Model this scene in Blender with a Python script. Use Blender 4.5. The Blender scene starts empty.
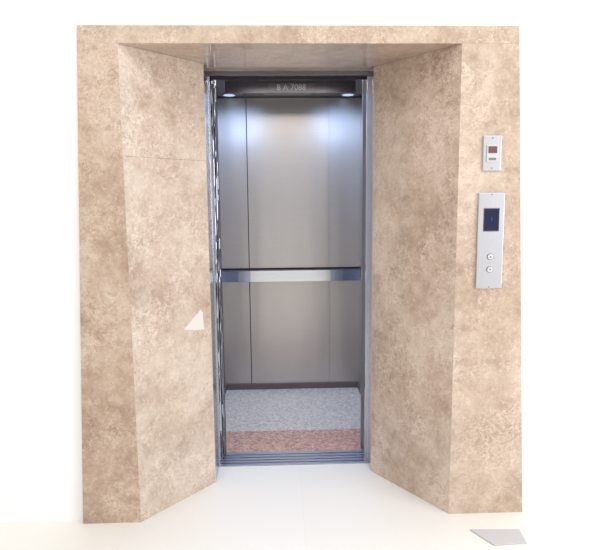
import bpy, bmesh, math
from mathutils import Matrix, Vector
sc = bpy.context.scene
sc.view_settings.view_transform = 'Standard'
sc.view_settings.look = 'None'
COL = sc.collection

# ---------------------------------------------------------------- materials
def lin(c):
    out = []
    for v in c:
        v /= 255.0
        out.append(v/12.92 if v <= .04045 else ((v+.055)/1.055)**2.4)
    return (*out, 1)

def base(name):
    m = bpy.data.materials.new(name); m.use_nodes = True
    nt = m.node_tree
    return m, nt, nt.nodes['Principled BSDF']

def simple(name, col, rough=.5, metal=0, emit=0, emitcol=None):
    m, nt, b = base(name)
    b.inputs['Base Color'].default_value = lin(col)
    b.inputs['Metallic'].default_value = metal
    n = nt.nodes.new('ShaderNodeTexNoise'); n.inputs['Scale'].default_value = 30
    r = nt.nodes.new('ShaderNodeMapRange')
    r.inputs['To Min'].default_value = max(0, rough-.04); r.inputs['To Max'].default_value = rough+.04
    nt.links.new(n.outputs['Fac'], r.inputs['Value']); nt.links.new(r.outputs['Result'], b.inputs['Roughness'])
    if emit:
        b.inputs['Emission Color'].default_value = lin(emitcol or col)
        b.inputs['Emission Strength'].default_value = emit
    return m

def marble(name, dark, mid, light, seed=0.0, rough=.2):
    m, nt, b = base(name); N = nt.nodes.new; L = nt.links.new
    tc = N('ShaderNodeTexCoord'); mp = N('ShaderNodeMapping')
    mp.inputs['Location'].default_value = (seed, seed*1.7, seed*.6)
    L(tc.outputs['Object'], mp.inputs['Vector'])
    def noise(scale, detail, ro, dist=0):
        n = N('ShaderNodeTexNoise'); n.inputs['Scale'].default_value = scale
        n.inputs['Detail'].default_value = detail; n.inputs['Roughness'].default_value = ro
        n.inputs['Distortion'].default_value = dist
        L(mp.outputs['Vector'], n.inputs['Vector']); return n
    def rng(src, a, b_, c, d):
        r = N('ShaderNodeMapRange'); r.inputs['From Min'].default_value = a; r.inputs['From Max'].default_value = b_
        r.inputs['To Min'].default_value = c; r.inputs['To Max'].default_value = d
        L(src, r.inputs['Value']); return r.outputs['Result']
    def mixc(fac, a, colr):
        x = N('ShaderNodeMix'); x.data_type = 'RGBA'
        L(fac, x.inputs[0]); L(a, x.inputs[6]); x.inputs[7].default_value = lin(colr); return x.outputs[2]
    n1 = noise(3.2, 12, .72, .2); n2 = noise(17, 10, .8, .3)
    mf = N('ShaderNodeMix'); mf.data_type = 'FLOAT'; mf.inputs[0].default_value = .45
    L(n1.outputs['Fac'], mf.inputs[2]); L(n2.outputs['Fac'], mf.inputs[3])
    cr = N('ShaderNodeValToRGB'); e = cr.color_ramp.elements
    e[0].position = .39; e[0].color = lin(dark); e[1].position = .62; e[1].color = lin(light)
    k = e.new(.5); k.color = lin(mid)
    L(mf.outputs[0], cr.inputs['Fac'])
    wn = noise(6, 6, .72)
    wv = N('ShaderNodeVectorMath'); wv.operation = 'MULTIPLY_ADD'
    L(wn.outputs['Color'], wv.inputs[0]); wv.inputs[1].default_value = (.28, .28, .28); L(mp.outputs['Vector'], wv.inputs[2])
    col = cr.outputs['Color']
    mask = noise(4.6, 5, .65)
    for sc_, wid, st in ((6, .026, .62), (14, .052, .6), (27, .085, .45)):
        v = N('ShaderNodeTexVoronoi'); v.feature = 'DISTANCE_TO_EDGE'; v.inputs['Scale'].default_value = sc_
        L(wv.outputs[0], v.inputs['Vector'])
        f = rng(v.outputs['Distance'], 0, wid, st, 0)
        mk = rng(mask.outputs['Fac'], .41, .56, 0, 1)
        mu = N('ShaderNodeMath'); mu.operation = 'MULTIPLY'; L(f, mu.inputs[0]); L(mk, mu.inputs[1])
        col = mixc(mu.outputs[0], col, tuple(min(255, c+16) for c in light))
    n4 = noise(34, 6, .75)
    col = mixc(rng(n4.outputs['Fac'], .54, .66, 0, .55), col, dark)
    n5 = noise(55, 4, .7)
    col = mixc(rng(n5.outputs['Fac'], .57, .68, 0, .5), col, tuple(min(255, c+12) for c in light))
    L(col, b.inputs['Base Color'])
    b.inputs['Roughness'].default_value = rough
    b.inputs['Coat Weight'].default_value = .8; b.inputs['Coat Roughness'].default_value = .06
    return m

def granite(name, cols, scale=90, rough=.35):
    m, nt, b = base(name); N = nt.nodes.new; L = nt.links.new
    tc = N('ShaderNodeTexCoord')
    v = N('ShaderNodeTexVoronoi'); v.inputs['Scale'].default_value = scale
    L(tc.outputs['Object'], v.inputs['Vector'])
    n = N('ShaderNodeTexNoise'); n.inputs['Scale'].default_value = scale*.3; n.inputs['Detail'].default_value = 6
    n.inputs['Roughness'].default_value = .8
    L(tc.outputs['Object'], n.inputs['Vector'])
    sp = N('ShaderNodeSeparateColor'); L(v.outputs['Color'], sp.inputs[0])
    mf = N('ShaderNodeMix'); mf.data_type = 'FLOAT'; mf.inputs[0].default_value = .7
    L(sp.outputs[0], mf.inputs[2]); L(n.outputs['Fac'], mf.inputs[3])
    cr = N('ShaderNodeValToRGB'); e = cr.color_ramp.elements
    e[0].position = .3; e[0].color = lin(cols[0]); e[1].position = .72; e[1].color = lin(cols[2])
    k = e.new(.5); k.color = lin(cols[1])
    L(mf.outputs[0], cr.inputs['Fac']); L(cr.outputs['Color'], b.inputs['Base Color'])
    b.inputs['Roughness'].default_value = rough
    return m

def brushed(name, col, rough=.3, aniso=(1, 1, 60), var=.1, wavy=0, wscale=(14, 14, 14)):
    m, nt, b = base(name); N = nt.nodes.new; L = nt.links.new
    tc = N('ShaderNodeTexCoord'); mp = N('ShaderNodeMapping'); mp.inputs['Scale'].default_value = aniso
    L(tc.outputs['Object'], mp.inputs['Vector'])
    n = N('ShaderNodeTexNoise'); n.inputs['Scale'].default_value = 8; n.inputs['Detail'].default_value = 5
    L(mp.outputs['Vector'], n.inputs['Vector'])
    cr = N('ShaderNodeValToRGB'); e = cr.color_ramp.elements
    c = lin(col)
    e[0].position = .3; e[0].color = (c[0]*(1-var), c[1]*(1-var), c[2]*(1-var), 1)
    e[1].position = .7; e[1].color = (min(1, c[0]*(1+var)), min(1, c[1]*(1+var)), min(1, c[2]*(1+var)), 1)
    L(n.outputs['Fac'], cr.inputs['Fac']); L(cr.outputs['Color'], b.inputs['Base Color'])
    b.inputs['Metallic'].default_value = 1; b.inputs['Roughness'].default_value = rough
    if wavy:
        m2 = N('ShaderNodeMapping'); m2.inputs['Scale'].default_value = wscale
        L(tc.outputs['Object'], m2.inputs['Vector'])
        n2 = N('ShaderNodeTexNoise'); n2.inputs['Scale'].default_value = 1; n2.inputs['Detail'].default_value = 1
        L(m2.outputs['Vector'], n2.inputs['Vector'])
        bp = N('ShaderNodeBump'); bp.inputs['Strength'].default_value = wavy; bp.inputs['Distance'].default_value = .02
        L(n2.outputs['Fac'], bp.inputs['Height']); L(bp.outputs['Normal'], b.inputs['Normal'])
    return m

def tile_floor(name):
    m, nt, b = base(name); N = nt.nodes.new; L = nt.links.new
    tc = N('ShaderNodeTexCoord')
    br = N('ShaderNodeTexBrick'); br.offset = 0
    br.inputs['Scale'].default_value = 1.0; br.inputs['Brick Width'].default_value = .8
    br.inputs['Row Height'].default_value = .8; br.inputs['Mortar Size'].default_value = .0012
    br.inputs['Color1'].default_value = lin((233, 229, 222)); br.inputs['Color2'].default_value = lin((234, 231, 225))
    br.inputs['Mortar'].default_value = lin((228, 224, 217))
    L(tc.outputs['Object'], br.inputs['Vector'])
    L(br.outputs['Color'], b.inputs['Base Color']); b.inputs['Roughness'].default_value = .35
    b.inputs['Specular IOR Level'].default_value = .25
    return m

M_wall = simple('white_paint', (250, 250, 250), .8)
M_floor = tile_floor('cream_floor_tile')
M_mL = marble('marble_front_left', (152, 124, 103), (182, 155, 133), (207, 186, 167), 1.0, .3)
M_mSL = marble('marble_splay_left', (174, 151, 133), (201, 182, 165), (222, 207, 194), 4.3, .16)  # paler ramp: the sheen of this slab is put into its colour
M_mSR = marble('marble_splay_right', (162, 137, 117), (192, 169, 150), (215, 197, 181), 7.7, .2)
M_mR = marble('marble_front_right', (160, 134, 114), (189, 165, 145), (213, 194, 177), 11.2, .3)
M_mH = marble('marble_header', (158, 132, 111), (185, 161, 140), (208, 188, 169), 15.1, .3)
M_steelB = brushed('brushed_steel_back', (204, 197, 192), .36, (1, 1, 45), .03, .25, (6, 6, .5))
M_steelS = brushed('brushed_steel_side', (165, 168, 180), .3, (1, 1, 45), .04)  # darker cool tone puts the dim reflections at the car corners into the colour
M_steelF = brushed('steel_frame', (182, 184, 194), .2, (60, 60, 1), .08)
M_steelW = brushed('wavy_polished_steel', (180, 182, 192), .08, (60, 60, 1), .1, .7, (20, 20, 9))
M_steelD = brushed('dark_steel', (122, 118, 122), .35, (40, 40, 1), .1)
M_rail = brushed('rail_steel', (226, 226, 229), .2, (1, 1, 60), .04)
M_railM = brushed('rail_reflection_mid', (188, 195, 214), .22, (1, 1, 60), .05)  # same rail steel, start of the bluish reflection put into its colour
M_railE = brushed('rail_reflection_end', (148, 160, 192), .25, (1, 1, 60), .1)  # same rail steel, darker blue reflection at the ends put into its colour
M_plate = brushed('call_plate_steel', (200, 199, 203), .38, (60, 60, 1), .05)
M_sill = brushed('sill_aluminium', (185, 190, 204), .35, (1, 40, 1), .1)
M_black = simple('black_rubber', (30, 30, 38), .6)
M_skirt = simple('dark_skirting', (116, 106, 106), .4, .5)
M_gap = simple('dark_gap', (60, 56, 58), .7)
M_red = granite('red_granite', ((152, 108, 92), (194, 150, 132), (222, 190, 174)), 95)
M_grey = granite('grey_granite', ((176, 164, 152), (204, 192, 180), (224, 214, 202)), 95, .25)
M_screen = simple('dark_blue_screen', (20, 24, 62), .15)
M_highlight = simple('soft_white_highlight', (228, 222, 217), .5)  # flat white for the painted highlight on the left splay
M_inset = simple('pale_inset', (200, 196, 196), .4)
M_button = simple('silver_button', (215, 213, 214), .35, .4)
M_redp = simple('dull_red_display', (112, 72, 72), .3)
M_greyp = simple('grey_mark', (120, 120, 125), .5)
M_mat = simple('grey_mat', (196, 192, 194), .8)
M_lens = simple('lamp_lens', (225, 236, 255), .4, 0, .8, (190, 215, 255))
M_ceil = brushed('car_ceiling_steel', (136, 131, 134), .45, (30, 1, 1), .1)
M_txt = simple('pale_letters', (225, 225, 228), .5)

# ---------------------------------------------------------------- geometry helpers
def finish(bm, name, mat, parent, bevel=0, loc=(0, 0, 0), segs=2):
    bmesh.ops.recalc_face_normals(bm, faces=bm.faces)
    me = bpy.data.meshes.new(name); bm.to_mesh(me); bm.free()
    me.materials.append(mat)
    o = bpy.data.objects.new(name, me); COL.objects.link(o); o.location = loc
    if bevel:
        md = o.modifiers.new('bevel', 'BEVEL'); md.width = bevel; md.segments = segs; md.limit_method = 'ANGLE'
    if parent:
        o.parent = parent
        o.matrix_parent_inverse = Matrix.Translation(-Vector(parent.location))
    return o

def box(name, x0, x1, y0, y1, z0, z1, mat, parent=None, bevel=0):
    bm = bmesh.new(); bmesh.ops.create_cube(bm, size=1)
    for v in bm.verts:
        v.co = Vector(((x0+x1)/2+v.co.x*(x1-x0), (y0+y1)/2+v.co.y*(y1-y0), (z0+z1)/2+v.co.z*(z1-z0)))
    return finish(bm, name, mat, parent, bevel)

def prism(name, pts, a0, a1, axis, mat, parent=None, bevel=0):
    bm = bmesh.new()
    def P(p, a):
        return (p[0], p[1], a) if axis == 'z' else ((p[0], a, p[1]) if axis == 'y' else (a, p[0], p[1]))
    A = [bm.verts.new(P(p, a0)) for p in pts]; B = [bm.verts.new(P(p, a1)) for p in pts]
    bm.faces.new(A); bm.faces.new(B[::-1])
    n = len(pts)
    for i in range(n):
        bm.faces.new((A[i], B[i], B[(i+1) % n], A[(i+1) % n]))
    return finish(bm, name, mat, parent, bevel)

def disc(name, x, z, y0, y1, r, mat, parent, bevel=0, r_in=0):
    n = 32
    if r_in:
        bm = bmesh.new()
        rings = [(r, y0), (r, y1), (r_in, y1), (r_in, y0)]
        vs = [[bm.verts.new((x+R*math.cos(t*2*math.pi/n), Y, z+R*math.sin(t*2*math.pi/n))) for t in range(n)] for R, Y in rings]
        for k in range(4):
            a, b_ = vs[k], vs[(k+1) % 4]
            for t in range(n):
                bm.faces.new((a[t], a[(t+1) % n], b_[(t+1) % n], b_[t]))
        return finish(bm, name, mat, parent, 0)
    pts = [(x+r*math.cos(t*2*math.pi/n), z+r*math.sin(t*2*math.pi/n)) for t in range(n)]
    return prism(name, pts, y0, y1, 'y', mat, parent, bevel)

def vdisc(name, x, y, z0, z1, r, mat, parent):
    n = 32
    return prism(name, [(x+r*math.cos(t*2*math.pi/n), y+r*math.sin(t*2*math.pi/n)) for t in range(n)], z0, z1, 'z', mat, parent)

def empty(name, loc, label, cat):
    e = bpy.data.objects.new(name, None); e.location = loc; COL.objects.link(e)
    e.empty_display_size = .1; e['label'] = label; e['category'] = cat
    return e

def text(name, s, size, loc, rot, mat, parent):
    c = bpy.data.curves.new(name, 'FONT'); c.body = s; c.size = size; c.extrude = .0008
    c.align_x = 'CENTER'; c.align_y = 'CENTER'
    t = bpy.data.objects.new('tmp', c); COL.objects.link(t)
    dg = bpy.context.evaluated_depsgraph_get(); dg.update()
    me = bpy.data.meshes.new_from_object(t.evaluated_get(dg))
    bpy.data.objects.remove(t)
    me.transform(Matrix.Translation(loc) @ rot.to_4x4())
    me.materials.clear(); me.materials.append(mat)
    o = bpy.data.objects.new(name, me); COL.objects.link(o)
    o.parent = parent; o.matrix_parent_inverse = Matrix.Translation(-Vector(parent.location))
    return o

FY = -.53      # front plane of the marble
SZ = 2.11      # soffit height

# ---------------------------------------------------------------- setting
def struct(o): o['kind'] = 'structure'; return o
f = struct(box('floor', -5, 5, -5, .0, -.1, 0, M_floor)); f['label'] = 'cream white tiled lobby floor'
w = struct(box('wall_left', -5, -.82, -.50, -.40, 0, 4, M_wall)); w['label'] = 'plain white painted wall beside the marble'
w = struct(box('wall_right', .75, 5, -.50, -.40, 0, 4, M_wall)); w['label'] = 'plain white painted wall beside the marble'
w = struct(box('wall_top', -.82, .75, -.50, -.40, SZ+.035, 4, M_wall)); w['label'] = 'plain white painted wall above the elevator portal'

# ---------------------------------------------------------------- marble portal
P = empty('marble_portal', (-.04, FY, 0), 'beige-brown polished marble portal with splayed sides around elevator', 'elevator portal')
prism('front_panel', [(-1.015, 0), (-.75, 0), (-.75, SZ), (-.915, SZ)], FY, -.50, 'y', M_mL, P, .001)
prism('front_panel', [(.68, 0), (1.03, 0), (.925, SZ), (.68, SZ)], FY, -.50, 'y', M_mR, P, .001)
prism('header_panel', [(-.915, SZ), (.925, SZ), (.922, SZ+.072), (-.912, SZ+.072)], FY, -.50, 'y', M_mH, P, .001)
LXI, LYI, RXI, RYI = -.447, -.17, .382, -.09      # inner ends of the splayed slabs
SPL = [(-.75, FY+.001), (LXI, LYI), (LXI, LYI+.03), (-.475, LYI+.03), (-.785, -.499)]
prism('splayed_panel', SPL, 0, 1.6555, 'z', M_mSL, P, .0005)
prism('splayed_panel', SPL, 1.6562, SZ, 'z', M_mSL, P, .0005)
prism('splayed_panel', [(.68, FY+.001), (.715, -.499), (.42, RYI+.03), (RXI, RYI+.03), (RXI, RYI)], 0, SZ, 'z', M_mSR, P, .0005)
prism('soffit_panel', [(-.745, -.4995), (.675, -.4995), (.42, -.05), (.42, 0), (-.50, 0), (-.50, -.2)], SZ+.0005, SZ+.03, 'z', M_mH, P)

# ---------------------------------------------------------------- elevator door frame
F = empty('elevator_door_frame', (-.04, .02, 0), 'stainless steel elevator door frame with grooved metal sill', 'door frame')
prism('jamb', [(-.475, LYI+.031), (LXI, LYI+.031), (LXI, .018), (-.441, .018), (-.441, .05), (-.475, .05)], 0, 2.09, 'z', M_steelF, F, .0015)
prism('jamb', [(.395, RYI+.031), (RXI, RYI+.031), (RXI, .018), (.364, .018), (.364, .05), (.395, .05)], 0, 2.09, 'z', M_steelF, F, .0015)
box('door_head', -.475, .395, .0, .05, 2.09, SZ, M_steelD, F, .002)
pts = [(0.0, -.03), (0.0, .006)]
for g in range(4):
    y0 = .022+g*.034
    pts += [(y0, .006), (y0, -.004), (y0+.009, -.004), (y0+.009, .006)]
pts += [(.165, .006), (.165, -.03)]
prism('sill', pts, -.475, .395, 'x', M_sill, F)
box('gasket', -.447, .365, .05, .06, 2.08, 2.09, M_black, F)

# ---------------------------------------------------------------- doors retracted into the wall pocket
for i, (x0, x1, y0) in enumerate([(-.93, -.434, .064), (-.90, -.426, .098), (-.93, -.424, .14)]):
    D = empty('elevator_door_panel', (x0, y0, .008), 'stainless steel sliding elevator door slid open into the wall', 'elevator door')
    D['group'] = 'sliding elevator door panels'
    box('leaf', x0, x1, y0, y0+.024, .008, 2.12, M_steelW, D, .002)
    box('edge_seal', x1, x1+.003, y0+.008, y0+.014, .012, 2.11, M_black, D)

# ---------------------------------------------------------------- elevator car
C = empty('elevator_car', (0, .75, 0), 'brushed stainless steel elevator car with handrail and granite floor', 'elevator')
CX0, CX1, CY0, CY1, CZ = -.535, .505, .185, 1.29, 2.20
box('threshold', CX0, CX1, .166, .48, -.03, .0, M_red, C)['label'] = 'pinkish brown speckled granite strip'
box('car_floor', CX0, CX1, .4805, CY1, -.03, .0, M_grey, C)['label'] = 'pale grey speckled granite floor slab'
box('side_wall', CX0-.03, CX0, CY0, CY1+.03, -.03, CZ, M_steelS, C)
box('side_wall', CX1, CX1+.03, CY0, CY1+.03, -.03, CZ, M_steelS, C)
box('backing', CX0, CX1, CY1+.008, CY1+.03, -.03, CZ, M_gap, C)
gx = (-.33, .275)
xs = [(CX0, gx[0]-.003), (gx[0]+.003, gx[1]-.0004), (gx[1]+.0004, CX1)]
for a, b_ in xs:
    box('back_panel', a, b_, CY1, CY1+.008, .945, CZ, M_steelB, C, .0003)
    box('back_panel', a, b_, CY1, CY1+.008, .045, .935, M_steelB, C, .0003)
box('joint_strip', CX0, CX1, CY1-.003, CY1, .935, .948, M_black, C)
box('skirting', CX0, CX1, CY1-.012, CY1, 0, .045, M_skirt, C, .002)
box('side_skirting', CX0, CX0+.012, CY0+.1, CY1-.012, 0, .045, M_skirt, C, .002)
box('side_skirting', CX1-.012, CX1, CY0+.1, CY1-.012, 0, .045, M_skirt, C, .002)
box('car_ceiling', CX0-.03, CX1+.03, CY0, CY1+.03, CZ, CZ+.03, M_ceil, C)
box('ceiling_trim', CX0, CX1, CY1-.012, CY1, CZ-.012, CZ, M_steelD, C, .002)
box('front_return', CX0-.03, -.447, .185, .215, 0, CZ, M_steelS, C)
box('front_return', .367, CX1+.03, .185, .215, 0, CZ, M_steelS, C)
box('car_transom', -.447, .367, .185, .215, 2.125, CZ, M_steelD, C)
box('transom_backing', -.475, .395, .05, .183, 2.13, 2.15, M_steelD, C)
g = box('vent_grille', -.20, .14, .80, 1.05, CZ-.022, CZ, M_steelD, C, .003)
for i in range(7):
    box('grille_slat', -.19, .13, .815+i*.033, .83+i*.033, CZ-.027, CZ-.022, M_plate, g)
lf = box('ceiling_fascia', -.43, .40, .745, .765, CZ-.068, CZ, M_steelD, C, .003)
box('fascia_plate', -.16, .14, .741, .745, CZ-.062, CZ-.008, M_ceil, lf, .001)
text('fascia_lettering', '8 A 7088', .050, (-.01, .7395, CZ-.035), Matrix.Rotation(math.radians(90), 3, 'X'), M_txt, lf)
LX = (-.44, .40)
for x in LX:
    d = vdisc('ceiling_light', x, 1.17, CZ-.008, CZ, .05, M_plate, C)
    vdisc('lamp_lens', x, 1.17, CZ-.010, CZ-.008, .04, M_lens, d)
# handrail: one flat band between the side walls, bright middle, reflections put into the colour of the blue-tinted ends
hr = box('handrail', -.32, .28, CY1-.062, CY1-.048, .852, .934, M_rail, C)
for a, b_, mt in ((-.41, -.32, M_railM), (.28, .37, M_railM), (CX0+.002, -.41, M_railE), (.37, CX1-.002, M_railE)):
    box('rail_reflection_part', a, b_, CY1-.062, CY1-.048, .852, .934, mt, hr)
for x in (-.30, .28):
    box('rail_bracket', x-.012, x+.012, CY1-.048, CY1, .88, .905, M_steelD, hr, .002)

# ---------------------------------------------------------------- call panel
K = empty('elevator_call_panel', (.83, FY, 1.075), 'brushed steel elevator call panel with dark blue display and two buttons', 'call panel')
x0, x1 = .768, .884
box('face_plate', x0, x1, FY-.012, FY, 1.07, 1.49, M_plate, K, .003)
bz = box('display_bezel', .792, .862, FY-.014, FY-.0118, 1.322, 1.424, M_steelD, K, .001)
box('display_screen', .795, .859, FY-.0155, FY-.0138, 1.326, 1.420, M_screen, K, .001)
text('display_digit', '1', .03, (.827, FY-.016, 1.375), Matrix.Rotation(math.radians(90), 3, 'X'), simple('display_blue', (50, 60, 120), .5), bz)
for z, tri in ((1.212, 1), (1.155, -1)):
    r = disc('button_ring', .828, z, FY-.015, FY-.0118, .014, M_greyp, K, 0, .0125)
    bt = disc('call_button', .828, z, FY-.0165, FY-.0118, .0123, M_button, K, .001)
    prism('arrow_mark', [(.823, z-.004*tri), (.833, z-.004*tri), (.828, z+.005*tri)], FY-.0172, FY-.0163, 'y', M_greyp, bt)
for zz in (1.482, 1.078):
    disc('screw', .826, zz, FY-.0128, FY-.0118, .003, M_greyp, K)

R = empty('key_switch_plate', (.822, FY, 1.583), 'small steel wall plate with pale inset and dull red display', 'wall switch')
box('face_plate', .781, .861, FY-.01, FY, 1.583, 1.732, M_plate, R, .003)
box('inset', .796, .847, FY-.014, FY-.0098, 1.620, 1.693, M_inset, R, .002)
box('red_switch', .803, .840, FY-.017, FY-.0138, 1.658, 1.686, M_redp, R, .001)
box('dark_slot', .806, .837, FY-.0155, FY-.0138, 1.628, 1.638, M_greyp, R)
for zz in (1.594, 1.721):
    disc('screw', .821, zz, FY-.011, FY-.0098, .003, M_greyp, R)

# ---------------------------------------------------------------- glossy highlight painted as a white patch on the splayed marble
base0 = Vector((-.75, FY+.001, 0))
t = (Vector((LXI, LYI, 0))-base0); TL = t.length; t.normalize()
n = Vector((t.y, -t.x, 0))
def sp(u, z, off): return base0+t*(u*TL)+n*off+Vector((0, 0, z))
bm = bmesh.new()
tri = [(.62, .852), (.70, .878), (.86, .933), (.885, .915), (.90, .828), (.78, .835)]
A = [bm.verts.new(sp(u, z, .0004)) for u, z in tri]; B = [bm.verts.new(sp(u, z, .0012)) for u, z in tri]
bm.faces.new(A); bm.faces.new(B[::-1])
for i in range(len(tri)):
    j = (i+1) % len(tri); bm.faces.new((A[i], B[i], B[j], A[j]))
o = finish(bm, 'highlight_patch', M_highlight, None)
o['label'] = 'small white patch painted as a glossy highlight on the marble'; o['category'] = 'painted highlight'

# ---------------------------------------------------------------- mat
o = prism('floor_mat', [(.735, -.665), (.955, -.675), (.945, -.775), (.80, -.785)], 0, .006, 'z', M_mat, None, .002)
o['label'] = 'flat light grey mat lying on cream floor'; o['category'] = 'mat'

# ---------------------------------------------------------------- lights
def area(name, loc, target, sx, sy, power, col=(1, 1, 1)):
    l = bpy.data.lights.new(name, 'AREA'); l.shape = 'RECTANGLE'; l.size = sx; l.size_y = sy; l.energy = power; l.color = col
    o = bpy.data.objects.new(name, l); COL.objects.link(o); o.location = loc
    o.rotation_euler = (Vector(target)-Vector(loc)).to_track_quat('-Z', 'Y').to_euler()
    return o
area('lobby_ceiling_light', (0, -2.6, 3.8), (0, -1.2, 0), 4, 2.5, 70, (1, .99, .98))
area('window_light', (3.3, -2.6, 1.7), (-.6, -.2, 1.1), 1.8, 2.2, 66, (.98, .985, 1))
for x in LX:
    l = bpy.data.lights.new('car_spot', 'SPOT'); l.energy = 62; l.color = (.42, .62, 1); l.shadow_soft_size = .24
    l.spot_size = math.radians(174); l.spot_blend = 1
    so = bpy.data.objects.new('car_spot', l); COL.objects.link(so); so.location = (x*.9, 1.0, CZ-.03)
area('car_glow', (-.015, .40, CZ-.03), (-.015, .45, 0), .6, .2, 4, (1, .95, .92))
wd = bpy.data.worlds.new('world'); sc.world = wd; wd.use_nodes = True
wd.node_tree.nodes['Background'].inputs['Color'].default_value = (1, 1, 1, 1)
wd.node_tree.nodes['Background'].inputs['Strength'].default_value = .82

# ---------------------------------------------------------------- camera
cam = bpy.data.cameras.new('camera'); co = bpy.data.objects.new('camera', cam); COL.objects.link(co)
cam.sensor_width = 36; cam.lens = 572/600*36
co.matrix_world = (Matrix.Translation((-.09, -3.01, 1.48)) @ Matrix.Rotation(math.radians(-1.9), 4, 'Z')
                   @ Matrix.Rotation(math.radians(90-7.8), 4, 'X') @ Matrix.Rotation(math.radians(-.5), 4, 'Z'))
sc.camera = co
